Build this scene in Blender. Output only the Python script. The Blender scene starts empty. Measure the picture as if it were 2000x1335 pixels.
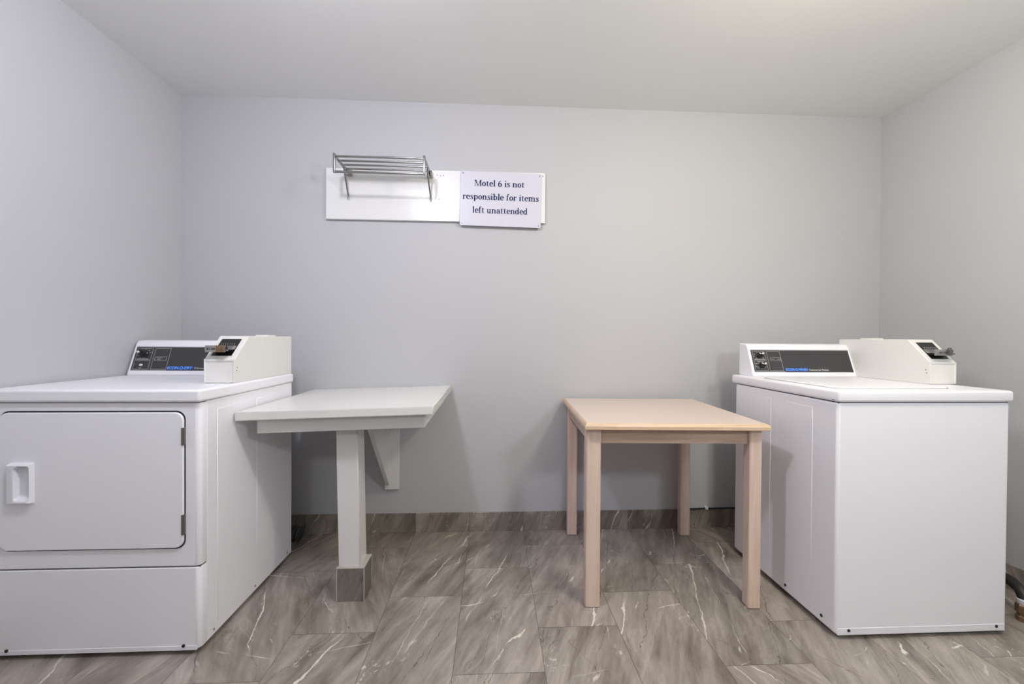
import bpy, bmesh, math, random
from mathutils import Vector, Matrix
random.seed(7)
SC = bpy.context.scene
COL = SC.collection

# ------------------------------------------------------------------ camera
F_PX, PITCH, YAW, ROLL, EYE = 785.94, .0088, .0481, .0064, 1.10
def camera():
    cy, sy = math.cos(YAW), math.sin(YAW)
    cp, sp = math.cos(PITCH), math.sin(PITCH)
    cr, sr = math.cos(ROLL), math.sin(ROLL)
    fwd = Vector((sy*cp, cy*cp, -sp)); right = Vector((cy, -sy, 0)); up = right.cross(fwd)
    r = right*cr + up*sr; u = up*cr - right*sr
    cd = bpy.data.cameras.new('camera'); co = bpy.data.objects.new('camera', cd); COL.objects.link(co)
    cd.sensor_width = 36; cd.lens = 36*F_PX/2000; cd.clip_start = .02
    b = -fwd
    co.matrix_world = Matrix(((r.x, u.x, b.x, 0), (r.y, u.y, b.y, 0), (r.z, u.z, b.z, EYE), (0, 0, 0, 1)))
    SC.camera = co
camera()

# ------------------------------------------------------------------ light and exposure
SC.view_settings.view_transform = 'Standard'; SC.view_settings.look = 'None'
SC.view_settings.gamma = 1; SC.view_settings.use_curve_mapping = False
SC.view_settings.exposure = 0.0
wd = bpy.data.worlds.new('ambient_fill'); SC.world = wd; wd.use_nodes = True  # even background added as ambient fill
wd.node_tree.nodes['Background'].inputs[0].default_value = (1, .97, .94, 1)
wd.node_tree.nodes['Background'].inputs[1].default_value = .28
def lamp(name, loc, power, colour, radius):
    l = bpy.data.lights.new(name, 'POINT'); l.energy = power; l.color = colour; l.shadow_soft_size = radius
    o = bpy.data.objects.new(name, l); COL.objects.link(o); o.location = loc
    return o
lamp('ceiling_lamp', (-.55, .80, 2.26), 35, (.87, .87, 1.0), .06)
lamp('ceiling_lamp', (1.10, .75, 2.26), 35, (1, .90, .69), .08)
lamp('wall_lamp', (1.22, -.2, 1.62), 36, (.87, .93, 1.0), .08)

# ------------------------------------------------------------------ node helpers
def new_mat(name):
    m = bpy.data.materials.new(name); m.use_nodes = True
    nt = m.node_tree; b = nt.nodes['Principled BSDF']
    return m, nt, b
def setin(b, **k):
    for n, v in k.items():
        b.inputs[n.replace('_', ' ')].default_value = v
def node(nt, t, **k):
    n = nt.nodes.new(t)
    for a, v in k.items(): setattr(n, a, v)
    return n
def val(nt, sock, x):
    if isinstance(x, (int, float)): sock.default_value = x
    elif isinstance(x, tuple): sock.default_value = x
    else: nt.links.new(x, sock)
def M(nt, op, a, b=None, c=None, clamp=False):
    n = node(nt, 'ShaderNodeMath', operation=op); n.use_clamp = clamp
    val(nt, n.inputs[0], a)
    if b is not None: val(nt, n.inputs[1], b)
    if c is not None: val(nt, n.inputs[2], c)
    return n.outputs[0]
def noise(nt, vec, scale, detail=4, rough=.5, dist=0, dim='3D'):
    n = node(nt, 'ShaderNodeTexNoise', noise_dimensions=dim)
    nt.links.new(vec, n.inputs['Vector'])
    n.inputs['Scale'].default_value = scale; n.inputs['Detail'].default_value = detail
    n.inputs['Roughness'].default_value = rough; n.inputs['Distortion'].default_value = dist
    return n.outputs['Fac']
def mix(nt, fac, a, b):
    n = node(nt, 'ShaderNodeMix', data_type='RGBA')
    val(nt, n.inputs[0], fac); val(nt, n.inputs[6], a); val(nt, n.inputs[7], b)
    return n.outputs[2]
def ramp(nt, fac, stops):
    n = node(nt, 'ShaderNodeValToRGB'); nt.links.new(fac, n.inputs[0])
    e = n.color_ramp.elements
    while len(e) < len(stops): e.new(.5)
    for i, (p, c) in enumerate(stops):
        e[i].position = p; e[i].color = c if len(c) == 4 else (*c, 1)
    return n.outputs[0]
def bump(nt, b, h, strength, dist=.002):
    n = node(nt, 'ShaderNodeBump'); n.inputs['Strength'].default_value = strength; n.inputs['Distance'].default_value = dist
    nt.links.new(h, n.inputs['Height']); nt.links.new(n.outputs[0], b.inputs['Normal'])
def obj_co(nt): return node(nt, 'ShaderNodeTexCoord').outputs['Object']
def mapping(nt, vec, scale=(1, 1, 1), rot=(0, 0, 0), loc=(0, 0, 0)):
    n = node(nt, 'ShaderNodeMapping'); nt.links.new(vec, n.inputs[0])
    n.inputs['Scale'].default_value = scale; n.inputs['Rotation'].default_value = rot; n.inputs['Location'].default_value = loc
    return n.outputs[0]
def c4(c): return (*c, 1)

def paint(name, col, rough=.45, amt=.03, bscale=90, bstr=.12, bdist=.002, spec=.5):
    m, nt, b = new_mat(name); co = obj_co(nt)
    n = noise(nt, co, 2.5, 3)
    d = tuple(x*(1-amt) for x in col); l = tuple(min(1, x*(1+amt)) for x in col)
    nt.links.new(mix(nt, n, c4(d), c4(l)), b.inputs['Base Color'])
    setin(b, Roughness=rough); b.inputs['Specular IOR Level'].default_value = spec
    if bstr: bump(nt, b, noise(nt, co, bscale, 3), bstr, bdist)
    return m
def plain(name, col, rough=.4, metal=0, spec=.5):
    m, nt, b = new_mat(name); co = obj_co(nt)
    n = noise(nt, co, 40, 2)
    nt.links.new(mix(nt, n, c4(tuple(x*.94 for x in col)), c4(tuple(min(1, x*1.05) for x in col))), b.inputs['Base Color'])
    setin(b, Roughness=rough, Metallic=metal); b.inputs['Specular IOR Level'].default_value = spec
    return m
def wood(name, light, dark, axis, rough=.4, k=1.0):
    m, nt, b = new_mat(name); co = obj_co(nt)
    sc = [26*k, 26*k, 26*k]; sc[axis] = 1.3
    v = mapping(nt, co, tuple(sc))
    n = noise(nt, v, 1.6, 5, .6, 1.2)
    sc2 = [150, 150, 150]; sc2[axis] = 6
    n2 = noise(nt, mapping(nt, co, tuple(sc2)), 1.5, 3)
    col = ramp(nt, n, [(.25, dark), (.47, tuple((a+c)/2 for a, c in zip(light, dark))), (.62, light), (.8, tuple(min(1, x*1.06) for x in light))])
    col = mix(nt, M(nt, 'MULTIPLY', n2, .25), col, c4(tuple(x*.8 for x in dark)))
    nt.links.new(col, b.inputs['Base Color']); setin(b, Roughness=rough)
    bump(nt, b, n2, .12, .001)
    return m

def rmap(nt, vec, scale, rot, loc=(0, 0, 0)):
    """turn the coordinate first, then stretch it, so that the streaks themselves lean"""
    return mapping(nt, mapping(nt, vec, (1, 1, 1), (0, 0, rot)), scale, (0, 0, 0), loc)
def veins(nt, P, rot, period, width, wob, mk, seed, msc):
    """nearly straight thin lines at a lean, broken up by a mask; returns their strength"""
    q = mapping(nt, P, (1, 1, 1), (0, 0, rot), (seed, seed*.7, 0))
    sp = node(nt, 'ShaderNodeSeparateXYZ'); nt.links.new(q, sp.inputs[0])
    wb = noise(nt, mapping(nt, q, (9, 5, 1)), 1.0, 5, .62)
    x = M(nt, 'ADD', sp.outputs[0], M(nt, 'MULTIPLY', M(nt, 'SUBTRACT', wb, .5), wob))
    f = M(nt, 'ABSOLUTE', M(nt, 'SUBTRACT', M(nt, 'FRACT', M(nt, 'DIVIDE', x, period)), .5))
    d = M(nt, 'MULTIPLY', f, period)
    th = noise(nt, mapping(nt, q, (14, 7, 1), (0, 0, 0), (5, 1, 0)), 1.0, 3)
    w = M(nt, 'MULTIPLY', M(nt, 'POWER', th, 2.2), width*4.6)
    ln = M(nt, 'MULTIPLY', M(nt, 'SUBTRACT', 1, M(nt, 'DIVIDE', d, w)), 2.2, clamp=True)
    msk = noise(nt, mapping(nt, q, msc, (0, 0, 0), (seed*3, 2, 0)), 1.0, 2)
    return M(nt, 'MULTIPLY', ln, M(nt, 'MULTIPLY', M(nt, 'SUBTRACT', msk, mk), 14, clamp=True))
def marble(nt, P, flip):
    """grey-brown veined stone on a 2D coordinate that differs tile by tile"""
    st = noise(nt, rmap(nt, P, (24, 3.4, 1), .40), 1.0, 8, .66, .5)
    cl = noise(nt, rmap(nt, P, (5.5, 2.2, 1), .34), 1.0, 5, .6, 1.0)
    f = M(nt, 'ADD', M(nt, 'MULTIPLY', st, .46), M(nt, 'MULTIPLY', cl, .54))
    col = ramp(nt, f, [(.34, (.130, .106, .088)), (.43, (.220, .188, .162)), (.50, (.295, .257, .225)), (.56, (.355, .312, .275)), (.68, (.50, .447, .40))])
    # pale smears with a hard edge on one side
    sm_ = noise(nt, rmap(nt, P, (9, 2.0, 1), .52, (4, 2, 0)), 1.0, 6, .6, 1.0)
    sm_ = ramp(nt, sm_, [(.55, (0, 0, 0)), (.60, (.7, .7, .7)), (.615, (.25, .25, .25)), (.72, (.9, .9, .9))])
    col = mix(nt, M(nt, 'MULTIPLY', sm_, .42), col, (.56, .51, .46, 1))
    # dark hairlines
    for a in ((.45, .17, .0014, .10, .44, 3, (6, 3, 1)), (-.55, .31, .0010, .12, .52, 8, (5, 4, 1)), (.30, .11, .0010, .06, .52, 11, (7, 3, 1))):
        col = mix(nt, M(nt, 'MULTIPLY', veins(nt, P, *a), .7), col, (.080, .064, .052, 1))
    # white veins: long thin leaning ones, short cross ones, broken crystalline patches
    for a, am in (((.36, .34, .0028, .07, .48, 1.7, (5, 2.2, 1)), .95), ((1.33, .43, .0022, .05, .52, 9.3, (5, 3, 1)), .9), ((.62, .21, .0036, .10, .57, 5.1, (8, 6, 1)), .9), ((.20, .23, .0013, .05, .52, 14.2, (6, 3, 1)), .8)):
        col = mix(nt, M(nt, 'MULTIPLY', veins(nt, P, *a), am), col, (.76, .71, .65, 1))
    sp_ = noise(nt, rmap(nt, P, (60, 38, 1), .5), 1.0, 3, .6)
    bl = noise(nt, mapping(nt, P, (7, 4.5, 1), (0, 0, 0), (31, 3, 0)), 1.0, 3)
    sp_ = M(nt, 'MULTIPLY', M(nt, 'MULTIPLY', M(nt, 'SUBTRACT', sp_, .57), 14, clamp=True), M(nt, 'MULTIPLY', M(nt, 'SUBTRACT', bl, .60), 12, clamp=True))
    return mix(nt, M(nt, 'MULTIPLY', sp_, .8), col, (.72, .68, .62, 1))

def floor_mat():
    m, nt, b = new_mat('floor_marble_tile'); co = obj_co(nt)
    s = node(nt, 'ShaderNodeSeparateXYZ'); nt.links.new(co, s.inputs[0]); x, y = s.outputs[0], s.outputs[1]
    u = M(nt, 'DIVIDE', M(nt, 'ADD', x, .125), .305); c = M(nt, 'FLOOR', u); fu = M(nt, 'FRACT', u)
    v = M(nt, 'DIVIDE', M(nt, 'SUBTRACT', M(nt, 'SUBTRACT', y, 1.312), M(nt, 'MULTIPLY', c, .2033)), .61)
    r = M(nt, 'FLOOR', v); fv = M(nt, 'FRACT', v)
    du = M(nt, 'MULTIPLY', M(nt, 'MINIMUM', fu, M(nt, 'SUBTRACT', 1, fu)), .305)
    dv = M(nt, 'MULTIPLY', M(nt, 'MINIMUM', fv, M(nt, 'SUBTRACT', 1, fv)), .61)
    d = M(nt, 'MINIMUM', du, dv)
    g = M(nt, 'SUBTRACT', 1, M(nt, 'DIVIDE', M(nt, 'SUBTRACT', d, .0004), .0012), clamp=True)
    idv = node(nt, 'ShaderNodeCombineXYZ'); nt.links.new(c, idv.inputs[0]); nt.links.new(r, idv.inputs[1])
    wn = node(nt, 'ShaderNodeTexWhiteNoise', noise_dimensions='2D'); nt.links.new(idv.outputs[0], wn.inputs['Vector'])
    ws = node(nt, 'ShaderNodeSeparateColor'); nt.links.new(wn.outputs['Color'], ws.inputs[0])
    sg = M(nt, 'SUBTRACT', M(nt, 'MULTIPLY', M(nt, 'GREATER_THAN', ws.outputs[2], .30), 2), 1)
    px = M(nt, 'ADD', M(nt, 'MULTIPLY', x, 1), M(nt, 'MULTIPLY', ws.outputs[0], 17))
    py = M(nt, 'ADD', M(nt, 'MULTIPLY', y, sg), M(nt, 'MULTIPLY', ws.outputs[1], 23))
    cb = node(nt, 'ShaderNodeCombineXYZ'); nt.links.new(px, cb.inputs[0]); nt.links.new(py, cb.inputs[1])
    col = marble(nt, cb.outputs[0], None)
    hsv = node(nt, 'ShaderNodeHueSaturation'); nt.links.new(col, hsv.inputs['Color'])
    nt.links.new(M(nt, 'ADD', .9, M(nt, 'MULTIPLY', ws.outputs[0], .2)), hsv.inputs['Value'])
    col = mix(nt, M(nt, 'MULTIPLY', g, .8), hsv.outputs[0], (.075, .06, .05, 1))
    nt.links.new(col, b.inputs['Base Color']); setin(b, Roughness=.36)
    bump(nt, b, M(nt, 'MULTIPLY', g, -1), .25, .001)
    return m
def skirting_mat(name, axis, shift, tone=.86):
    m, nt, b = new_mat(name); co = obj_co(nt)
    s = node(nt, 'ShaderNodeSeparateXYZ'); nt.links.new(co, s.inputs[0])
    a = s.outputs[axis]; z = s.outputs[2]
    u = M(nt, 'DIVIDE', M(nt, 'ADD', a, shift), .305); c = M(nt, 'FLOOR', u); fu = M(nt, 'FRACT', u)
    du = M(nt, 'MULTIPLY', M(nt, 'MINIMUM', fu, M(nt, 'SUBTRACT', 1, fu)), .305)
    g = M(nt, 'SUBTRACT', 1, M(nt, 'DIVIDE', M(nt, 'SUBTRACT', du, .0004), .0014), clamp=True)
    cb = node(nt, 'ShaderNodeCombineXYZ')
    nt.links.new(M(nt, 'ADD', a, M(nt, 'MULTIPLY', c, 3.71)), cb.inputs[0]); nt.links.new(M(nt, 'ADD', z, M(nt, 'MULTIPLY', c, 1.37)), cb.inputs[1])
    col = marble(nt, cb.outputs[0], None)
    hs = node(nt, 'ShaderNodeHueSaturation'); nt.links.new(col, hs.inputs['Color']); hs.inputs['Value'].default_value = tone
    col = mix(nt, M(nt, 'MULTIPLY', g, .8), hs.outputs[0], (.06, .05, .04, 1))
    nt.links.new(col, b.inputs['Base Color']); setin(b, Roughness=.4)
    return m

WALL = paint('wall_grey_paint', (.53, .532, .552), .6, .015, 70, .10, .003)
CEIL = paint('ceiling_paint', (.84, .845, .83), .5, .012, 60, .06, .003)
FLOOR = floor_mat()
ENAMEL = paint('white_enamel', (.915, .91, .955), .36, .008, 160, .02, .001)
METERW = paint('meter_white_paint', (.80, .79, .76), .42, .03, 220, .10, .001)
BOARDW = paint('board_gloss_white', (.83, .83, .83), .16, .01, 60, .05, .003)
TABLEW = paint('table_white_paint', (.78, .77, .74), .30, .03, 80, .05, .002)
POSTW = paint('post_white_paint', (.74, .73, .72), .35, .04, 60, .08, .003)
SIGNW = paint('sign_plastic', (.66, .65, .74), .35, .01, 100, .02, .001)
PLAST = plain('white_plastic', (.80, .80, .85), .3)
INK = plain('navy_ink', (.012, .022, .085), .9, 0, .1)
PANEL = plain('charcoal_panel', (.042, .042, .045), .32)
KNOB = plain('black_plastic', (.012, .012, .013), .3)
GREYL = plain('grey_print', (.42, .42, .42), .5)
WHITEL = plain('white_print', (.75, .75, .75), .5)
BLUEL = plain('blue_print', (.13, .36, .90), .45)
BLUED = plain('dark_blue_print', (.02, .05, .25), .45)
GAP = plain('dark_gap', (.02, .02, .022), .7)
SEAM = plain('shadow_seam', (.10, .095, .09), .7)
CHROME = plain('chrome', (.36, .355, .345), .24, 1)
STEEL = plain('worn_steel', (.46, .45, .44), .38, 1)
BRASS = plain('brass', (.30, .20, .125), .5, .8)
HINGE = plain('hinge_metal', (.20, .19, .17), .45, .8)
RUBBER = plain('black_rubber', (.015, .015, .015), .7)
TOPW = paint('table_laminate', (.70, .585, .505), .35, .025, 60, .03, .001)
WOODX = wood('pale_wood_x', (.66, .50, .395), (.45, .315, .235), 0)
WOODY = wood('pale_wood_y', (.66, .50, .395), (.45, .315, .235), 1)
WOODZ = wood('pale_wood_z', (.80, .63, .53), (.66, .495, .405), 2)
EDGEX = wood('honey_edge_x', (.74, .56, .40), (.60, .43, .28), 0)
EDGEY = wood('honey_edge_y', (.74, .56, .40), (.60, .43, .28), 1)
DUCT = plain('dark_duct', (.03, .03, .03), .5)
HOSE = plain('black_hose', (.02, .02, .018), .5)
CABLE = plain('black_cable', (.015, .015, .015), .5)
TILEB = None

# ------------------------------------------------------------------ mesh helpers
class MB:
    def __init__(s): s.bm = bmesh.new()
    def box(s, x0, x1, y0, y1, z0, z1, bev=0, seg=2):
        t = bmesh.new(); bmesh.ops.create_cube(t, size=1)
        for v in t.verts: v.co = Vector(((x0+x1)/2+v.co.x*(x1-x0), (y0+y1)/2+v.co.y*(y1-y0), (z0+z1)/2+v.co.z*(z1-z0)))
        if bev: bmesh.ops.bevel(t, geom=t.edges[:], offset=bev, segments=seg, affect='EDGES', profile=.5)
        s.merge(t); return s
    def merge(s, t, mat=None):
        if mat is not None: t.transform(mat)
        me = bpy.data.meshes.new('tmp'); t.to_mesh(me); t.free(); s.bm.from_mesh(me); bpy.data.meshes.remove(me)
    def prism(s, pts, axis, a, b, bev=0, seg=2, sel=None):
        """pts: 2D outline in the two other axes (order x,y,z without axis)"""
        t = bmesh.new()
        def P(p, h):
            l = list(p); l.insert(axis, h); return Vector(l)
        va = [t.verts.new(P(p, a)) for p in pts]; vb = [t.verts.new(P(p, b)) for p in pts]
        t.faces.new(va); t.faces.new(list(reversed(vb)))
        n = len(pts)
        for i in range(n): t.faces.new((va[i], vb[i], vb[(i+1) % n], va[(i+1) % n]))
        bmesh.ops.recalc_face_normals(t, faces=t.faces[:])
        if bev:
            ed = t.edges[:] if sel is None else [e for e in t.edges if sel(e)]
            bmesh.ops.bevel(t, geom=ed, offset=bev, segments=seg, affect='EDGES', profile=.5)
        s.merge(t); return s
    def tube(s, pts, r, n=12, cap=True):
        pts = [Vector(p) for p in pts]; t = bmesh.new(); rings = []
        up = Vector((0, 0, 1))
        for i, p in enumerate(pts):
            d = (pts[min(i+1, len(pts)-1)]-pts[max(i-1, 0)]).normalized()
            a = d.cross(up)
            if a.length < 1e-3: a = d.cross(Vector((1, 0, 0)))
            a.normalize(); b = d.cross(a)
            rr = r[i] if isinstance(r, (list, tuple)) else r
            rings.append([t.verts.new(p+(a*math.cos(2*math.pi*k/n)+b*math.sin(2*math.pi*k/n))*rr) for k in range(n)])
        for i in range(len(rings)-1):
            for k in range(n): t.faces.new((rings[i][k], rings[i][(k+1) % n], rings[i+1][(k+1) % n], rings[i+1][k]))
        if cap: t.faces.new(list(reversed(rings[0]))); t.faces.new(rings[-1])
        bmesh.ops.recalc_face_normals(t, faces=t.faces[:])
        for f in t.faces: f.smooth = len(f.verts) == 4
        s.merge(t); return s
    def lathe(s, prof, mat, n=28):
        """prof: (radius, height) list, about local z; mat places it"""
        t = bmesh.new(); rings = []
        for (r, h) in prof:
            rings.append([t.verts.new((r*math.cos(2*math.pi*k/n), r*math.sin(2*math.pi*k/n), h)) for k in range(n)])
        for i in range(len(rings)-1):
            for k in range(n): t.faces.new((rings[i][k], rings[i][(k+1) % n], rings[i+1][(k+1) % n], rings[i+1][k]))
        t.faces.new(list(reversed(rings[0]))); t.faces.new(rings[-1])
        bmesh.ops.recalc_face_normals(t, faces=t.faces[:])
        s.merge(t, mat); return s
    def quad(s, a, b, c, d):
        vs = [s.bm.verts.new(Vector(p)) for p in (a, b, c, d)]; s.bm.faces.new(vs); return s
    def poly(s, pts):
        s.bm.faces.new([s.bm.verts.new(Vector(p)) for p in pts]); return s
ORIG = {}
def finish(name, bm, mat, parent=None, smooth=False):
    me = bpy.data.meshes.new(name)
    o = bpy.data.objects.new(name, me); COL.objects.link(o)
    if parent is not None:
        off = ORIG[parent.name]; bm.transform(Matrix.Translation(-off)); o.parent = parent; ORIG[o.name] = off
    else: ORIG[o.name] = Vector((0, 0, 0))
    bm.to_mesh(me); bm.free(); me.materials.append(mat)
    if smooth:
        for p in me.polygons: p.use_smooth = True
        try: me.set_sharp_from_angle(angle=math.radians(38))
        except Exception: pass
        for p in me.polygons:
            vs = [me.vertices[i].co for i in p.vertices]
            dims = sorted(max(v[k] for v in vs)-min(v[k] for v in vs) for k in range(3))
            if dims[1] > .025: p.use_smooth = False          # broad flat faces stay flat
    return o
def part(name, mb, mat, parent, smooth=False, label=None):
    o = finish(name, mb.bm, mat, parent, smooth)
    if label: o['label'] = label
    return o
def thing(name, label, cat, loc, group=None):
    o = bpy.data.objects.new(name, None); COL.objects.link(o); o.location = loc; o.empty_display_size = .1
    o['label'] = label; o['category'] = cat
    if group: o['group'] = group
    ORIG[o.name] = Vector(loc); return o
def single(name, mb, mat, label, cat, smooth=False):
    o = finish(name, mb.bm, mat, None, smooth); o['label'] = label; o['category'] = cat; return o
def struct(name, mb, mat):
    o = finish(name, mb.bm, mat); o['kind'] = 'structure'; return o
def rrect(x0, x1, z0, z1, r, n=6):
    pts = []
    for cx, cz, a in ((x1-r, z1-r, 0), (x0+r, z1-r, 90), (x0+r, z0+r, 180), (x1-r, z0+r, 270)):
        for k in range(n+1):
            t = math.radians(a+90*k/n); pts.append((cx+r*math.cos(t), cz+r*math.sin(t)))
    return pts
def place_mat(origin, normal, up=Vector((0, 0, 1))):
    n = Vector(normal).normalized(); x = Vector(up).cross(n)
    if x.length < 1e-4: x = Vector((1, 0, 0))
    x.normalize(); y = n.cross(x)
    m = Matrix((x, y, n)).transposed().to_4x4(); m.translation = Vector(origin); return m

# ------------------------------------------------------------------ the room
XL, XR, YB, YF, ZC = -1.712, 2.3065, 2.2985, -2.1, 2.424
T = .10
struct('floor', MB().box(XL-T, XR+T, YF, YB+T, -.08, 0), FLOOR)
struct('wall_back', MB().box(XL-T, XR+T, YB, YB+T, 0, ZC), WALL)
struct('wall_left', MB().box(XL-T, XL, YF, YB, 0, ZC), WALL)
struct('wall_right', MB().box(XR, XR+T, YF, YB, 0, ZC), WALL)
struct('wall_front', MB().box(XL-T, XR+T, YF-T, YF, 0, ZC), paint('front_wall_fill_cut', (.30, .29, .28), .6))  # unseen wall, its paint darkened to cut the bounced fill light
struct('ceiling', MB().box(XL-T, XR+T, YF, YB+T, ZC, ZC+.08), CEIL)
SK = .009
struct('baseboard_back', MB().box(XL, XR, YB-SK, YB, 0, .108, .0015), skirting_mat('skirting_tile_back', 0, .125))
struct('baseboard_right', MB().box(XR-SK, XR, YF, YB-SK, 0, .112, .0015), skirting_mat('skirting_tile_right', 1, .1))
struct('baseboard_left', MB().box(XL, XL+SK, YF, YB-SK, 0, .108, .0015), skirting_mat('skirting_tile_left', 1, .1))
TILEB = skirting_mat('post_tile', 0, .74, .62)
GROUT = plain('pale_grout', (.42, .39, .35), .8)

# ------------------------------------------------------------------ lettering
def text_mesh(body, size, bold=.0):
    c = bpy.data.curves.new('txt', 'FONT'); c.body = body; c.size = size; c.offset = bold; c.align_x = 'LEFT'; c.resolution_u = 3
    o = bpy.data.objects.new('txt', c); COL.objects.link(o)
    dg = bpy.context.evaluated_depsgraph_get(); dg.update()
    me = bpy.data.meshes.new_from_object(o.evaluated_get(dg))
    bpy.data.objects.remove(o); bpy.data.curves.remove(c)
    bm = bmesh.new(); bm.from_mesh(me); bpy.data.meshes.remove(me)
    return bm
def text_on(mb, body, O, U, V, N, u0, u1, v0, v1, bold=.0, off=.0006):
    bm = text_mesh(body, .1, bold)
    xs = [v.co.x for v in bm.verts]; ys = [v.co.y for v in bm.verts]
    x0, x1, y0, y1 = min(xs), max(xs), min(ys), max(ys)
    for v in bm.verts:
        a = u0+(v.co.x-x0)/(x1-x0)*(u1-u0); b = v0+(v.co.y-y0)/(y1-y0)*(v1-v0)
        v.co = O+U*a+V*b+N*off
    bmesh.ops.recalc_face_normals(bm, faces=bm.faces[:])
    for f in bm.faces:
        if f.normal.dot(N) < 0: f.normal_flip()
    mb.merge(bm)

# a condensed bold serif drawn stroke by stroke (x height .5)
TK, TN = .125, .055
def g_line(pts): return [('s', pts)]
def arc(cx, cy, rx, ry, a0, a1, tk=TK, tn=TN, n=18, cap0=None, cap1=None):
    out = []
    for i in range(n+1):
        a = math.radians(a0+(a1-a0)*i/n)
        w = tn+(tk-tn)*abs(math.cos(a))**1.3
        out.append((cx+rx*math.cos(a), cy+ry*math.sin(a), w))
    return [('s', out)]
def bar(x0, x1, y0, y1): return [('b', x0, x1, y0, y1)]
def dot(cx, cy, r): return [('d', cx, cy, r)]
def stem(x, y0, y1, foot=True, flag=True, w=TK):
    o = bar(x-w/2, x+w/2, y0, y1)
    if foot: o += bar(x-.115, x+.115, y0, y0+.035)
    if flag: o += [('p', [(x-.115, y1-.03), (x-.115, y1-.055), (x, y1-.075), (x, y1), (x-.02, y1)])]
    return o
def bowl(cx): return arc(cx, .25, .145, .228, 0, 360, n=32)
GL = {
 'o': (.45, arc(.225, .25, .15, .228, 0, 360, n=32)),
 'l': (.27, stem(.135, 0, .77)),
 'i': (.27, stem(.135, 0, .5)+dot(.13, .68, .062)),
 'n': (.56, stem(.13, 0, .5)+arc(.27, .32, .145, .155, 150, 0)+bar(.3625, .4675, .035, .33)+bar(.30, .53, 0, .035)),
 'm': (.83, stem(.13, 0, .5)+arc(.265, .32, .14, .155, 150, 0)+bar(.3525, .4575, .035, .33)+bar(.29, .52, 0, .035)
       + arc(.54, .32, .14, .155, 150, 0)+bar(.6275, .7325, .035, .33)+bar(.565, .795, 0, .035)),
 'u': (.56, bar(.0775, .1825, .17, .5)+bar(.01, .13, .465, .5)+arc(.255, .18, .125, .155, 180, 330)+bar(.3475, .4525, .03, .5)+bar(.28, .40, .465, .5)+bar(.40, .52, 0, .035)),
 'r': (.40, stem(.13, 0, .5)+arc(.275, .31, .13, .16, 160, 60, .07, .06)+dot(.335, .425, .06)),
 't': (.35, bar(.0875, .1925, .1, .58)+[('p', [(.0875, .5), (.1925, .66), (.1925, .5)])]+bar(.01, .32, .46, .5)+arc(.235, .12, .095, .1, 180, 310, .1, .05)),
 'f': (.36, bar(.0875, .1925, .035, .60)+bar(.02, .27, 0, .035)+bar(.01, .31, .46, .5)+arc(.25, .60, .11, .145, 180, 65, .1, .05)+dot(.315, .70, .055)),
 'e': (.44, arc(.225, .25, .15, .228, 0, 318, n=32)+bar(.1, .42, .25, .288)),
 's': (.38, [('s', [(.315, .37, .045), (.30, .44, .05), (.24, .475, .055), (.17, .478, .055), (.10, .44, .085), (.095, .365, .095), (.15, .295, .105), (.235, .235, .11), (.30, .17, .105), (.305, .095, .09), (.25, .035, .06), (.175, .022, .055), (.10, .04, .05), (.055, .13, .045)])]+bar(.30, .335, .35, .49)+bar(.04, .075, .01, .15)),
 'p': (.52, stem(.13, -.22, .5)+bowl(.28)),
 'b': (.52, stem(.13, 0, .77, foot=False)+bowl(.28)),
 'd': (.52, bowl(.215)+bar(.3175, .4225, .03, .77)+bar(.25, .37, .735, .77)+bar(.37, .49, 0, .035)),
 'a': (.48, arc(.215, .34, .135, .14, 150, 0, .09, .05)+dot(.105, .385, .055)+bar(.3, .405, .06, .345)+arc(.20, .15, .115, .125, 60, 300, .1, .045)+bar(.2, .31, .255, .295)+bar(.36, .455, 0, .05)+[('s', [(.22, .03, .05), (.33, .1, .05)])]),
 'M': (.86, bar(.10, .145, 0, .72)+bar(.665, .775, 0, .72)+[('p', [(.10, .72), (.235, .72), (.455, .0), (.39, 0)])]+[('p', [(.665, .72), (.70, .60), (.45, 0), (.40, 0)])]
       + bar(.03, .215, 0, .035)+bar(.59, .85, 0, .035)+bar(.03, .2, .685, .72)+bar(.68, .85, .685, .72)),
 '6': (.48, arc(.24, .225, .155, .203, 0, 360, n=32)+[('s', [(.085, .25, .105), (.10, .42, .095), (.155, .55, .08), (.24, .65, .06), (.36, .70, .045)])]),
 ' ': (.24, []),
}
def glyph_polys(ch):
    out = []
    for e in GL[ch][1]:
        if e[0] == 'b': _, x0, x1, y0, y1 = e; out.append([(x0, y0), (x1, y0), (x1, y1), (x0, y1)])
        elif e[0] == 'd': _, cx, cy, r = e; out.append([(cx+r*math.cos(k*math.pi/8), cy+r*math.sin(k*math.pi/8)) for k in range(16)])
        elif e[0] == 'p': out.append(e[1])
        else:
            pts = e[1]; L = []; R = []
            for i, (x, y, w) in enumerate(pts):
                a = pts[max(i-1, 0)]; b = pts[min(i+1, len(pts)-1)]
                dx, dy = b[0]-a[0], b[1]-a[1]; l = math.hypot(dx, dy) or 1
                L.append((x-dy/l*w/2, y+dx/l*w/2)); R.append((x+dy/l*w/2, y-dx/l*w/2))
            for i in range(len(pts)-1): out.append([L[i], R[i], R[i+1], L[i+1]])
    return out
def serif_line(mb, s, uc, base, size, width, O, U, V, N, off):
    adv = sum(GL[c][0] for c in s); k = width/adv; x = uc-width/2; lay = 0
    for c in s:
        for p in glyph_polys(c):
            lay = (lay+1) % 40
            q = [O+U*(x+a*k)+V*(base+b*size)+N*(off+lay*.00002) for a, b in p]
            ar = sum((q[i]-q[0]).cross(q[i+1]-q[0]).dot(N) for i in range(1, len(q)-1))
            mb.poly(q if ar > 0 else list(reversed(q)))
        x += GL[c][0]*k

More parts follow.
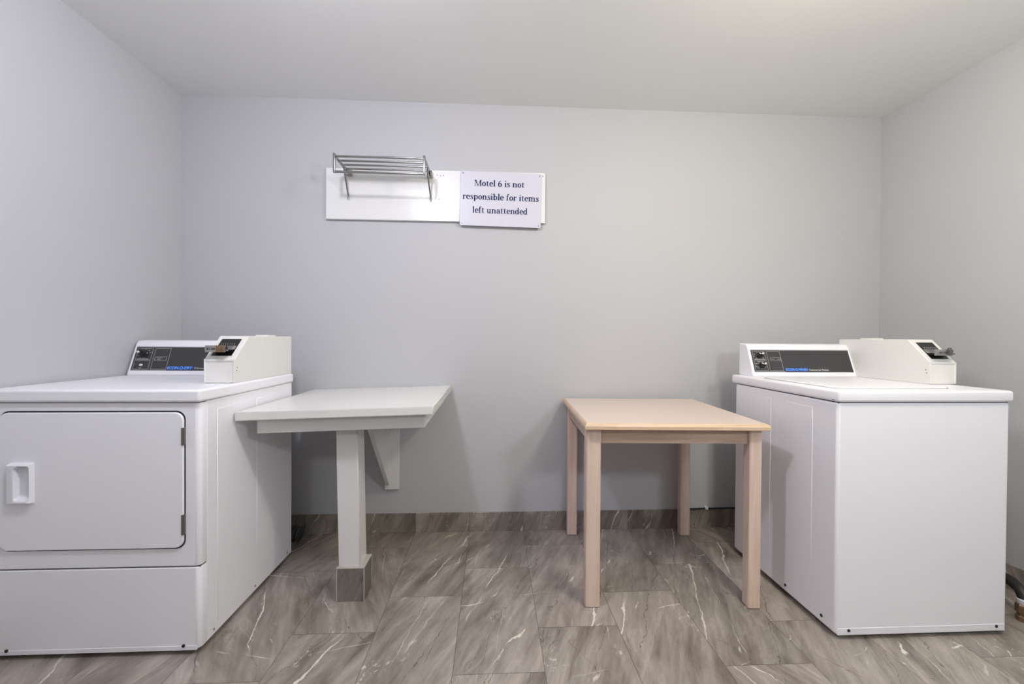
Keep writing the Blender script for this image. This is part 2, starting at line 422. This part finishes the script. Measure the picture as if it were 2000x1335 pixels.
# ------------------------------------------------------------------ laundry machines
def console_panel(parent, x0, yb, zb, kind):
    """sloped control console; x0 = left end, (yb, zb) = front foot"""
    W = .545
    prof = [(yb, zb), (yb+.004, zb+.014), (yb+.050, zb+.142), (yb+.062, zb+.160), (yb+.118, zb+.164), (yb+.118, zb)]
    con = part('console', MB().prism(prof, 0, x0, x0+W, .004, 3), ENAMEL, parent, True)
    O = Vector((x0+.012, yb+.004+.008*.34, zb+.014+.008*.94)); U = Vector((1, 0, 0)); V = Vector((0, .046, .128)).normalized(); N = U.cross(V)
    PW, PH = .516, .118
    def slab(mb, u0, u1, v0, v1, h0, h1):
        t = bmesh.new(); bmesh.ops.create_cube(t, size=1)
        for w in t.verts: w.co = O+U*((u0+u1)/2+w.co.x*(u1-u0))+V*((v0+v1)/2+w.co.y*(v1-v0))+N*((h0+h1)/2+w.co.z*(h1-h0))
        mb.merge(t); return mb
    pn = part('control_panel', slab(MB(), 0, PW, 0, PH, -.003, .0012), PANEL, con, label='dark charcoal control panel with printed lines')
    pr = MB()
    def ln(u0, u1, v0, v1): slab(pr, u0, u1, v0, v1, .001, .0016)
    def frame(u0, u1, v0, v1, w=.0014):
        ln(u0, u1, v0, v0+w); ln(u0, u1, v1-w, v1); ln(u0, u0+w, v0, v1); ln(u1-w, u1, v0, v1)
    ln(0, PW, PH-.0035, PH-.0005); ln(0, .16, .0005, .003)
    if kind == 'dryer':
        frame(.007, .077, .052, .108); frame(.007, .077, .006, .049); frame(.087, .158, .006, .108); frame(.094, .148, .049, .068)
        ln(.014, .065, .054, .058); ln(.102, .13, .060, .062); ln(.106, .122, .053, .055)
        for k in range(9):
            a = math.radians(20+k*32); uu, vv = .040+.029*math.cos(a), .082+.021*math.sin(a); ln(uu-.004, uu+.004, vv-.001, vv+.001)
        ln(.034, .046, .011, .0135)
    else:
        frame(.007, .072, .006, .060); frame(.007, .072, .064, .108); frame(.081, .151, .006, .108); frame(.094, .148, .058, .076)
        ln(.014, .065, .066, .069); ln(.022, .058, .054, .056); ln(.007, .072, .044, .0455); ln(.007, .072, .026, .0275)
        ln(.100, .116, .066, .068); ln(.128, .142, .066, .068)
        for k in range(8):
            a = math.radians(30+k*40)
            for vc in (.086, .034): uu, vv = .040+.027*math.cos(a), vc+.017*math.sin(a); ln(uu-.0035, uu+.0035, vv-.001, vv+.001)
    part('printed_lines', pr, GREYL, con)
    if kind == 'dryer':
        sp = [(.040, .082, .019)]
    else:
        sp = [(.039, .087, .015), (.041, .034, .015)]
    for (u, v, r) in sp:
        kb = MB(); mt = place_mat(O+U*u+V*v+N*.001, N, V)
        kb.lathe([(r, 0), (r, .004), (r*.82, .007), (r*.78, .016), (r*.70, .018)], mt)
        t = bmesh.new(); bmesh.ops.create_cube(t, size=1)
        for w in t.verts: w.co = Vector((w.co.x*r*.42, w.co.y*r*1.6, .020+w.co.z*.006))
        t.transform(Matrix.Rotation(.8, 4, 'Z')); kb.merge(t, mt)
        k_o = part('knob', kb, KNOB, con, True, 'round black knob')
        wl = MB()
        for (a, q) in ((.55, .9), (2.6, .5)) if kind != 'dryer' else ((2.9, .75),):
            wl.poly([O+U*(u+r*1.05*math.cos(a+b)*(1 if abs(b) else .5)+r*.25*math.cos(a+3.1+b))+V*(v+r*1.05*math.sin(a+b)*(1 if abs(b) else .5)+r*.25*math.sin(a+3.1+b))+N*.0205 for b in (-q*.6, 0, q*.6)] if False else
                    [O+U*(u+r*(.55+.42*math.cos(t_))*math.cos(a)-r*.36*q*math.sin(t_)*math.sin(a))+V*(v+r*(.55+.42*math.cos(t_))*math.sin(a)+r*.36*q*math.sin(t_)*math.cos(a))+N*.0245 for t_ in [k*math.pi/7 for k in range(14)]])
        part('knob_mark_highlight', wl, WHITEL, con)  # washer: printed white sectors; dryer: a highlight painted on the knob
    if kind == 'dryer':
        bt = MB(); t = bmesh.new(); bmesh.ops.create_uvsphere(t, u_segments=16, v_segments=8, radius=1)
        t.transform(Matrix.Diagonal((.0085, .006, .005, 1))); bt.merge(t, place_mat(O+U*.040+V*.027+N*.001, N, V))
        part('start_button', bt, WHITEL, con, True, 'white oval push button')
    lg = MB(); slab(lg, .160, .279, .004, .0225, .001, .0014)
    part('logo_backing', lg, BLUED, con)
    lt = MB(); text_on(lt, 'ECON-O-DRY' if kind == 'dryer' else 'ECON-O-WASH', O, U, V, N, .163, .276, .006, .0205, .004, .0019)
    part('logo_lettering', lt, BLUEL, con, label='bright blue bold lettering')
    lt = MB(); text_on(lt, 'Commercial Dryer' if kind == 'dryer' else 'Commercial Washer', O, U, V, N, .284, .388, .0065, .0165, .0008, .0016)
    part('small_lettering', lt, WHITEL, con)
    return con

def coin_meter(parent, x0, x1, y0, y1, zb, zt, side):
    prof = [(y0, zb), (y0, zb+.092), (y0+.006, zb+.100), (y0+.092, zt), (y1, zt), (y1, zb)]
    m = part('coin_meter', MB().prism(prof, 0, x0, x1, .003, 2), METERW, parent, True, 'off-white steel coin box with sloped front')
    fr = MB(); w = .006
    fr.box(x0+.0005, x0+w, y0-.003, y0+.002, zb+.002, zb+.0945, .0012); fr.box(x1-w, x1-.0005, y0-.003, y0+.002, zb+.002, zb+.0945, .0012)
    fr.box(x0+w+.0001, x1-w-.0001, y0-.0028, y0+.002, zb+.086, zb+.0935, .0012); fr.box(x0+w+.0001, x1-w-.0001, y0-.0028, y0+.002, zb+.0022, zb+.007, .0012)
    part('welded_rim', fr, METERW, m)
    O = Vector((x0, y0+.006, zb+.100)); U = Vector((1, 0, 0)); V = Vector((0, .086, zt-zb-.100)); LV = V.length; V.normalize(); N = U.cross(V)
    W = x1-x0
    def slab(mb, u0, u1, v0, v1, h0, h1):
        t = bmesh.new(); bmesh.ops.create_cube(t, size=1)
        for q in t.verts: q.co = O+U*((u0+u1)/2+q.co.x*(u1-u0))+V*((v0+v1)/2+q.co.y*(v1-v0))+N*((h0+h1)/2+q.co.z*(h1-h0))
        mb.merge(t); return mb
    part('slot_opening', slab(MB(), W*.16, W*.84, LV*.06, LV*.84, -.004, .0007), KNOB, m, label='black slot opening')
    rim = MB(); h = .004
    for (u0, u1, v0, v1) in ((.1605, .8395, .84, .90), (.1605, .8395, .02, .06), (.12, .16, .02, .9), (.84, .88, .02, .9)): slab(rim, W*u0, W*u1, LV*v0, LV*v1, -.002, .002)
    part('slot_rim', rim, METERW, m)
    # the coin slide: a flat tray that sticks out level over the front, with a raised front plate
    zs = zb+.126; ya = y0-.020; yb_ = y0+.070
    xa, xb = x0+W*.18, x0+W*.82
    sl = MB(); sl.box(xa, xb, ya+.006, yb_, zs, zs+.006, .001)
    sl.box(xa, xa+.004, ya+.012, yb_, zs, zs+.020, .001); sl.box(xb-.004, xb, ya+.012, yb_, zs, zs+.020, .001)
    for k in range(7):
        q = xa+.012+k*(xb-xa-.024)/6; sl.box(q-.0018, q+.0018, yb_-.02, yb_+.012, zs+.006, zs+.030, .0005)
    s_o = part('coin_slide', sl, CHROME, m, True, 'shiny metal coin slide')
    sl2 = MB(); pxa, pxb = (x0+.016, x0+.089) if side == 'left' else (x0+.004, x0+.070)
    sl2.box(pxa, pxb, ya, ya+.008, zs-.004, zs+.022, .0015)
    part('slide_plate', sl2, STEEL, m, True)
    bx = pxb-.028 if side == 'left' else pxb-.012
    bl = MB(); bl.box(bx, bx+(.028 if side == 'left' else .010), ya-.008, ya+.004, zs-.004, zs+.022, .002)
    if side == 'left': bl.lathe([(.007, 0), (.007, .003), (.004, .004)], place_mat((bx+.014, ya-.008, zs+.010), (0, -1, 0)))
    else: bl.lathe([(.006, 0), (.006, .010), (.004, .011)], place_mat((bx+.002, ya-.002, zs+.018), (0, 0, 1)), 14)
    part('slide_lock', bl, BRASS if side == 'left' else HINGE, m, True, 'worn brass lock block' if side == 'left' else 'dark metal lock block')
    pt = MB()
    u0, u1 = (pxa+.004, bx-.004) if side == 'left' else (pxa+.012, pxb-.014)
    text_on(pt, '$1.50', Vector((0, ya, zs)), Vector((1, 0, 0)), Vector((0, 0, 1)), Vector((0, -1, 0)), u0+.003, u1-.003, .004, .0125, .001, .0008)
    part('price_lettering', pt, KNOB, m)
    part('lock_cap', MB().box(x0+.03, x1-.03, y1-.16, y1-.09, zt-.004, zt+.006, .003), METERW, m, True)
    for z in (.048, .060):
        hl = MB(); hx = x1 if side == 'left' else x0
        hl.lathe([(.0020, 0), (.0020, .0006)], place_mat((hx, y0+.012+(z-.048)*.3, zb+z), (1 if side == 'left' else -1, 0, 0)), 10)
        part('screw_hole', hl, GAP, m)
    return m

def screw(parent, p, n, r=.005):
    part('screw', MB().lathe([(r, -.001), (r, .0015), (r*.6, .003)], place_mat(p, n), 12), STEEL if r < .005 else GAP, parent, True)

def feet(parent, xs, ys, top):
    for x in xs:
        for y in ys:
            part('levelling_foot', MB().lathe([(.018, 0), (.018, .008), (.008, .012), (.008, top)], Matrix.Translation((x, y, 0)), 14), RUBBER, parent, True)

# ---- the dryer
DX0, DX1, DY0, DY1, DZ = -1.700, -1.003, 1.431, 2.066, .918
dr = thing('clothes_dryer', 'large white front-loading coin-operated dryer with closed square door, against the left wall', 'dryer', (-1.35, 1.75, 0))
body = MB().box(DX0+.001, DX1-.001, DY0+.034, DY1, .020, .874, .004)
for (a, b) in ((1.520, 1.722), (1.765, 1.957)):
    body.prism([(a, .06), (b, .06), (b, .838), (a, .838)], 0, DX1-.004, DX1+.0003, .0012, 1)
part('cabinet', body, ENAMEL, dr, True)
sel_front = lambda e: all(v.co.y < DY0+.001 for v in e.verts)
def front_shell(z0, z1):
    """front panel with rounded vertical edges that wraps a little round the sides"""
    r = .016; pts = [(DX0, DY0+.033), (DX0, DY0+r)]
    for k in range(1, 7): a = math.pi+k*math.pi/12; pts.append((DX0+r+r*math.cos(a), DY0+r+r*math.sin(a)))
    for k in range(0, 7): a = 1.5*math.pi+k*math.pi/12; pts.append((DX1-r+r*math.cos(a), DY0+r+r*math.sin(a)))
    pts.append((DX1, DY0+.033))
    return MB().prism(pts, 2, z0, z1, .003, 2, lambda e: abs(e.verts[0].co.z-e.verts[1].co.z) < 1e-5)
part('front_panel', front_shell(.309, .872), ENAMEL, dr, True)
part('lower_panel', front_shell(.022, .304), ENAMEL, dr, True)
part('panel_seam', MB().box(DX0+.006, DX1-.004, DY0+.006, DY0+.033, .300, .312), SEAM, dr)
part('toe_hem', MB().box(DX0+.004, DX1-.012, DY0-.001, DY0+.012, .018, .034, .001), ENAMEL, dr)
part('worktop_gap', MB().box(DX0+.006, DX1-.005, DY0+.005, DY1-.004, .868, .880), GAP, dr)
part('worktop', MB().box(DX0-.002, DX1+.006, DY0-.012, DY1+.004, .8748, DZ, .009, 4), ENAMEL, dr, True)
dgap = part('door_gap_shade', MB().prism(rrect(-1.652, -1.0505, .371, .8455, .031), 1, DY0-.0012, DY0+.004), GAP, dr, label='dark plate for the shaded gap around the door')  # dark sheet stands in for the shade in the open door gap
door = part('door', MB().prism(rrect(-1.649, -1.0545, .3755, .840, .028), 1, DY0-.008, DY0+.003, .003, 3, lambda e: all(v.co.y < DY0-.007 for v in e.verts)), ENAMEL, dr, True)
# scooped pull handle
hm = MB(); NU, NV = 46, 64; hx0, hx1, hz0, hz1 = -1.611, -1.534, .536, .674
def sm(a, b, x):
    t = max(0, min(1, (x-a)/(b-a))); return t*t*(3-2*t)
grid = []
for j in range(NV+1):
    row = []
    for i in range(NU+1):
        u, v = i/NU, j/NV
        edge = min(u*.077, (1-u)*.077, v*.138, (1-v)*.138)
        h = .018*sm(0, .006, edge)
        top = .93-.03*(1-u)*2 if u < .5 else .93
        s = sm(.34, .40, u)*(1-sm(.90, .955, u))*sm(.05+.05*(1-u), .20, v)*(1-sm(top-.035, top, v))
        deep = .0172*(1-.35*sm(.5, .95, u))
        row.append(hm.bm.verts.new((hx0+u*(hx1-hx0), DY0-.0075-max(h-deep*s, .0005 if edge > 0 else 0), hz0+v*(hz1-hz0))))
    grid.append(row)
for j in range(NV):
    for i in range(NU): hm.bm.faces.new((grid[j][i], grid[j][i+1], grid[j+1][i+1], grid[j+1][i]))
part('handle', hm, PLAST, door, True, 'white scooped plastic pull handle')
for (a, b) in ((.728, .788), (.421, .490)):
    h = MB().box(-1.060, -1.050, DY0-.009, DY0, a, b, .001).tube([(-1.0545, DY0-.009, a), (-1.0545, DY0-.009, b)], .003, 10)
    part('hinge', h, HINGE, dr, True, 'dark worn metal hinge')
for x in (-1.634, -1.058): screw(dr, (x, DY0-.001, .034), (0, -1, 0), .0055)
for y in (1.50, 1.755, 2.02): screw(dr, (DX1-.001, y, .040), (1, 0, 0), .0045)
console_panel(dr, -1.693, 1.945, DZ, 'dryer')
coin_meter(dr, -1.122, -1.006, 1.622, 2.066, DZ, 1.103, 'left')
feet(dr, (DX0+.06, DX1-.06), (DY0+.07, DY1-.06), .03)

# ---- the washer
WX0, WX1, WY0, WY1, WZ = 1.262, 1.930, 1.408, 2.030, .918
wa = thing('washing_machine', 'white top-loading coin-operated washing machine with plain front, on the right beside the wooden table', 'washing machine', (1.6, 1.72, 0))
body = MB().box(WX0, WX1, WY0, WY1, .020, .874, .010, 4)
for (a, b) in ((1.763, 1.928), (1.524, 1.664)):
    body.prism([(a, .07), (b, .07), (b, .838), (a, .838)], 0, WX0-.0010, WX0+.004, .0009, 1)
part('cabinet', body, ENAMEL, wa, True)
part('worktop_gap', MB().box(WX0+.004, WX1-.004, WY0+.004, WY1-.004, .868, .880), GAP, wa)
part('worktop', MB().box(WX0-.007, WX1+.003, WY0-.011, WY1+.025, .8755, WZ, .010, 4), ENAMEL, wa, True)
part('lid_gap', MB().prism(rrect(1.300, 1.770, 1.462, 1.885, .03), 2, WZ-.003, WZ+.0006), SEAM, wa)
part('lid', MB().prism(rrect(1.303, 1.767, 1.465, 1.882, .03), 2, WZ-.003, WZ+.0055, .003, 3, lambda e: all(v.co.z > WZ+.005 for v in e.verts)), ENAMEL, wa, True)
part('toe_hem', MB().box(WX0+.008, WX1-.008, WY0-.0012, WY0+.01, .019, .044, .001), ENAMEL, wa)
for x in (1.312, 1.888): screw(wa, (x, WY0-.001, .036), (0, -1, 0), .0055)
for y in (1.47, 1.66): screw(wa, (WX0-.001, y, .05), (-1, 0, 0), .0055)
for z in (.884,): screw(wa, (WX0-.007, WY0+.012, z), (-1, 0, 0), .003)
console_panel(wa, 1.300, 1.945, WZ, 'washer')
coin_meter(wa, 1.836, 1.952, 1.604, 2.05, WZ, 1.107, 'right')
feet(wa, (WX0+.06, WX1-.06), (WY0+.07, WY1-.06), .03)

# ------------------------------------------------------------------ wall-hung folding table
wt = thing('folding_table', 'white painted counter fixed to the back wall on one square post, beside the dryer', 'table', (-.6, 1.95, 0))
def tz(x): return .832+(x+.237)*.0318          # the whole counter droops a little to the left
def skew(x0, x1, y0, y1, dz0, dz1, bev=.002, y0r=None):
    t = bmesh.new(); bmesh.ops.create_cube(t, size=1)
    for v in t.verts:
        a = .5+v.co.x; x = x0+(x1-x0)*a; yf = y0 if y0r is None else y0+(y0r-y0)*a
        y = yf if v.co.y < 0 else y1
        v.co = Vector((x, y, tz(x)+(dz0 if v.co.z < 0 else dz1)))
    if bev: bmesh.ops.bevel(t, geom=t.edges[:], offset=bev, segments=2, affect='EDGES')
    m = MB(); m.merge(t); return m
part('tabletop', skew(-.992, -.232, 1.598, YB-.001, -.034, 0, .003, 1.592), TABLEW, wt, True)
AF = 1.630
part('front_apron', skew(-.926, -.270, AF, AF+.036, -.092, -.034, .002), POSTW, wt, True)
for x in (-.308, -.926): part('side_apron', skew(x, x+.038, AF+.036, YB-.001, -.089, -.034, .002), POSTW, wt, True)
# post, leaning very slightly
t = bmesh.new(); bmesh.ops.create_cube(t, size=1)
for v in t.verts:
    top = v.co.z > 0
    cx = -.608 if top else -.591
    z = (tz(cx)-.034) if top else .0
    v.co = Vector((cx+v.co.x*.089, 1.7505+v.co.y*.088, z))
bmesh.ops.bevel(t, geom=t.edges[:], offset=.003, segments=2, affect='EDGES')
pm = MB(); pm.merge(t)
post = part('post', pm, POSTW, wt, True)
tb = MB(); z1 = .138
tb.box(-.642, -.530, 1.697, 1.707, 0, z1, .001); tb.box(-.540, -.530, 1.7075, 1.803, 0, z1+.002, .001)
tb.box(-.642, -.632, 1.7075, 1.803, 0, z1, .001); tb.box(-.6315, -.5405, 1.793, 1.803, 0, z1, .001)
part('tiled_base', tb, TILEB, post, label='grey-brown marble tiles boxed round the foot of the post')
gr = MB(); gr.box(-.6435, -.5285, 1.6955, 1.8045, z1-.001, z1+.0035, .001)
for gx, gy in ((-.642, 1.697), (-.530, 1.697), (-.530, 1.803)): gr.box(gx-.0022, gx+.0022, gy-.0022, gy+.0022, 0, z1, .0008)
part('grout_line', gr, GROUT, post)
bk = MB().box(-.598, -.518, YB-.026, YB-.001, .251, tz(-.56)-.034, .002)
part('wall_cleat', bk, POSTW, wt, True)
zt_ = tz(-.575)-.034
part('gusset', MB().prism([(YB-.026, .285), (YB-.026, zt_), (1.835, zt_), (1.835, zt_-.02), (YB-.05, .285)], 0, -.587, -.566, .0015), POSTW, wt, True)

# ------------------------------------------------------------------ loose wooden table
TX0, TY0, TA, TW, TD, TH = .371, 1.588, -.045, .746, .690, .7623
def tab_mat(): return Matrix.Translation((TX0, TY0, 0)) @ Matrix.Rotation(TA, 4, 'Z')
tt = thing('side_table', 'square pale wood table with chunky legs and honey-coloured edge, between counter and washer', 'table', (.74, 1.93, 0))
TM = tab_mat()
def tpart(name, mb, mat, parent=None, smooth=True, label=None):
    mb.bm.transform(TM); return part(name, mb, mat, parent or tt, smooth, label)
top = tpart('tabletop', MB().box(.0105, TW-.0105, .0105, TD-.0105, TH-.0255, TH-.0002, .001), TOPW, label='pinkish beige laminate top')
def edge_profile(): return [(0, -.024), (0, -.012), (.005, -.004), (.011, 0), (.0115, -.026), (.002, -.026)]
P = edge_profile()
em = MB(); rings = []
for (cx, cy, sx, sy) in ((0, 0, 1, 1), (TW, 0, -1, 1), (TW, TD, -1, -1), (0, TD, 1, -1)):
    rings.append([em.bm.verts.new((cx+sx*a, cy+sy*a, TH+b)) for a, b in P])
for i in range(4):
    for k in range(len(P)): em.bm.faces.new((rings[i][k], rings[i][(k+1) % len(P)], rings[(i+1) % 4][(k+1) % len(P)], rings[(i+1) % 4][k]))
bmesh.ops.recalc_face_normals(em.bm, faces=em.bm.faces[:])
tpart('edge_trim', em, EDGEX, top, False, 'honey wood edging')
zl = TH-.026
for (x0, x1, y0, y1) in ((.012, .073, .034, .084), (.679, .730, .030, .080), (.024, .079, .642, .687), (.658, .712, .640, .685)):
    lg = tpart('leg', MB().prism([(x0, y0), (x1, y0), (x1, y1), (x0, y1)], 2, .003, zl, .007, 3, lambda e: abs(e.verts[0].co.z-e.verts[1].co.z) > .1), WOODZ)
    tpart('foot_pad', MB().box(x0+.004, x1-.004, y0+.003, y1-.003, 0, .004), RUBBER, lg)
az0 = TH-.090
tpart('apron', MB().box(.0732, .6788, .046, .066, az0, zl, .0015), WOODX)
tpart('apron', MB().box(.0792, .6578, .654, .674, az0, zl, .0015), WOODX)
tpart('apron', MB().box(.026, .046, .0842, .6418, az0, zl, .0015), WOODY)
tpart('apron', MB().box(.694, .714, .0802, .6398, az0, zl, .0015), WOODY)

# ------------------------------------------------------------------ on the back wall: board, rack, sign
BX0, BX1, BZ0, BZ1, BT = -.926, .2935, 1.755, 2.038, .020
bd = single('backing_board', MB().box(BX0, BX1, YB-BT, YB-.0005, BZ0, BZ1, .003), BOARDW, 'long glossy white board screwed flat to the back wall behind rack and sign', 'board', True)
YW = YB-BT
for hx, hz in ((-.315, 2.012), (-.297, 2.008), (-.280, 2.010), (-.305, 1.878), (.279, 2.020)):
    part('screw_hole', MB().lathe([(.0028, 0), (.0028, .0004)], place_mat((hx, YW, hz), (0, -1, 0)), 10), SEAM, bd)
rk = thing('towel_rack', 'chrome towel rack with rails, mounted high on the left of the white board', 'rack', (-.58, YW, 1.9))
RX0, RX1, RZ, RF = -.800, -.352, 2.012, 2.072
for y in (RF+.004, 2.127, 2.176, 2.226):
    part('rail', MB().tube([(RX0, y, RZ), (RX1, y, RZ)], .0056, 12), CHROME, rk, True)
part('hanging_bar', MB().tube([(RX0, RF+.004, RZ-.078), (RX1, RF+.004, RZ-.078)], .0064, 12), CHROME, rk, True)
for x in (RX0, RX1):
    f = MB().box(x-.004, x+.004, RF-.006, YW-.012, RZ-.008, RZ+.007, .0012)
    f.box(x-.0055, x+.0055, RF-.008, RF+.006, RZ-.086, RZ+.012, .002)
    part('side_arm', f, CHROME, rk, True)
    s = 1 if x == RX0 else -1
    part('mounting_block', MB().box(x-.014+s*.004, x+.016+s*.004, YW-.030, YW-.0005, RZ-.022, RZ+.014, .004), CHROME, rk, True)
    part('brace', MB().tube([(x+s*.004, 2.19, RZ-.006), (x-s*.001, YW-.014, RZ-.118), (x-s*.001, YW-.006, RZ-.128), (x-s*.001, YW-.005, RZ-.148)], .0050, 10), CHROME, rk, True)

# the sign, hung a touch crooked
SO = Vector((-.189, YW-.0052, 1.7335)); SA = math.radians(-1.0)
SU = Vector((math.cos(SA), 0, math.sin(SA))); SV = Vector((-math.sin(SA), 0, math.cos(SA))); SN = Vector((0, -1, 0))
SWD, SHT = .457, .304
sg = thing('notice_sign', 'pale plastic notice with dark blue writing, screwed over the right end of the white board', 'sign', SO)
def sgm(mb):
    mb.bm.transform(Matrix.Translation((SO.x, SO.y, SO.z)) @ Matrix.Rotation(-SA, 4, 'Y')); return mb
plate = part('sign_plate', sgm(MB().prism(rrect(0, SWD, 0, SHT, .010), 1, 0, .0048, .0008, 1)), SIGNW, sg)
lm = MB()
for (s, uc, base, size, wid) in (('Motel 6 is not', .218, .2225, .047, .284), ('responsible for items', .228, .147, .047, .430), ('left unattended', .225, .072, .047, .312)):
    serif_line(lm, s, uc, base, size, wid, SO, SU, SV, SN, .0008)
part('lettering', lm, INK, sg, label='dark navy serif lettering in three lines')
for (u, v) in ((.013, SHT-.012), (SWD-.013, SHT-.012), (.013, .012), (SWD-.013, .012)):
    p = SO+SU*u+SV*v
    part('screw', MB().lathe([(.0035, -.001), (.0035, .001), (.002, .002)], place_mat(p, SN), 12), HINGE if v > .1 else CHROME, sg, True)

# ------------------------------------------------------------------ things behind the machines
cb = MB().tube([(1.10, YB-.013, .1125), (1.16, YB-.013, .113), (1.25, YB-.013, .1155), (1.45, YB-.013, .1155), (1.9, YB-.013, .1145)], .0042, 10)
cab = thing('wall_cable', 'thin black cable clipped along the skirting behind the washer', 'cable', (1.2, YB-.013, .1))
part('cord', cb, CABLE, cab, True)
part('cable_clip', MB().box(1.245, 1.262, YB-.020, YB-.0005, .110, .126, .002), PLAST, cab, label='small white clip')
pts = []
for k in range(120):
    t_ = k/119; pts.append((-1.22+.36*t_-.02, 2.185-.03*math.sin(t_*3), .12+.03*math.cos(t_*2.6)*1-.045*t_))
rad = [.036+.004*math.sin(k*1.3) for k in range(120)]
single('vent_hose', MB().tube([(-1.52+.512*(k/119), 2.178+.012*math.sin(k/30), .060+.20*(1-k/119)**2) for k in range(120)], rad, 16), DUCT, 'dark ribbed vent hose lying on the floor behind the dryer', 'hose', True)
hp = [(1.98+.30*t_-.02, 1.80-.26*t_+.03*math.sin(t_*9), .10+.05*math.sin(t_*6)) for t_ in [k/40 for k in range(41)]]
hs = thing('drain_hose', 'black water hose with brass fitting, between washer and right wall', 'hose', (2.1, 1.7, 0))
part('tube', MB().tube([(1.99, 2.08, .42), (2.0, 2.07, .34), (2.03, 2.02, .26), (2.07, 1.93, .19), (2.11, 1.82, .145), (2.14, 1.71, .125), (2.145, 1.61, .12), (2.13, 1.54, .118), (2.112, 1.50, .112), (2.104, 1.484, .10), (2.102, 1.479, .085)], .020, 16), HOSE, hs, True)
part('brass_fitting', MB().lathe([(.024, 0), (.024, .018), (.020, .021), (.020, .030), (.026, .033), (.026, .062), (.022, .066)], Matrix.Translation((2.102, 1.478, 0)), 8), BRASS, hs, False, 'tarnished brass fitting')
part('hose_collar', MB().lathe([(.021, .066), (.023, .069), (.023, .084), (.020, .087)], Matrix.Translation((2.102, 1.478, 0)), 18), PLAST, hs, True, 'white plastic collar')
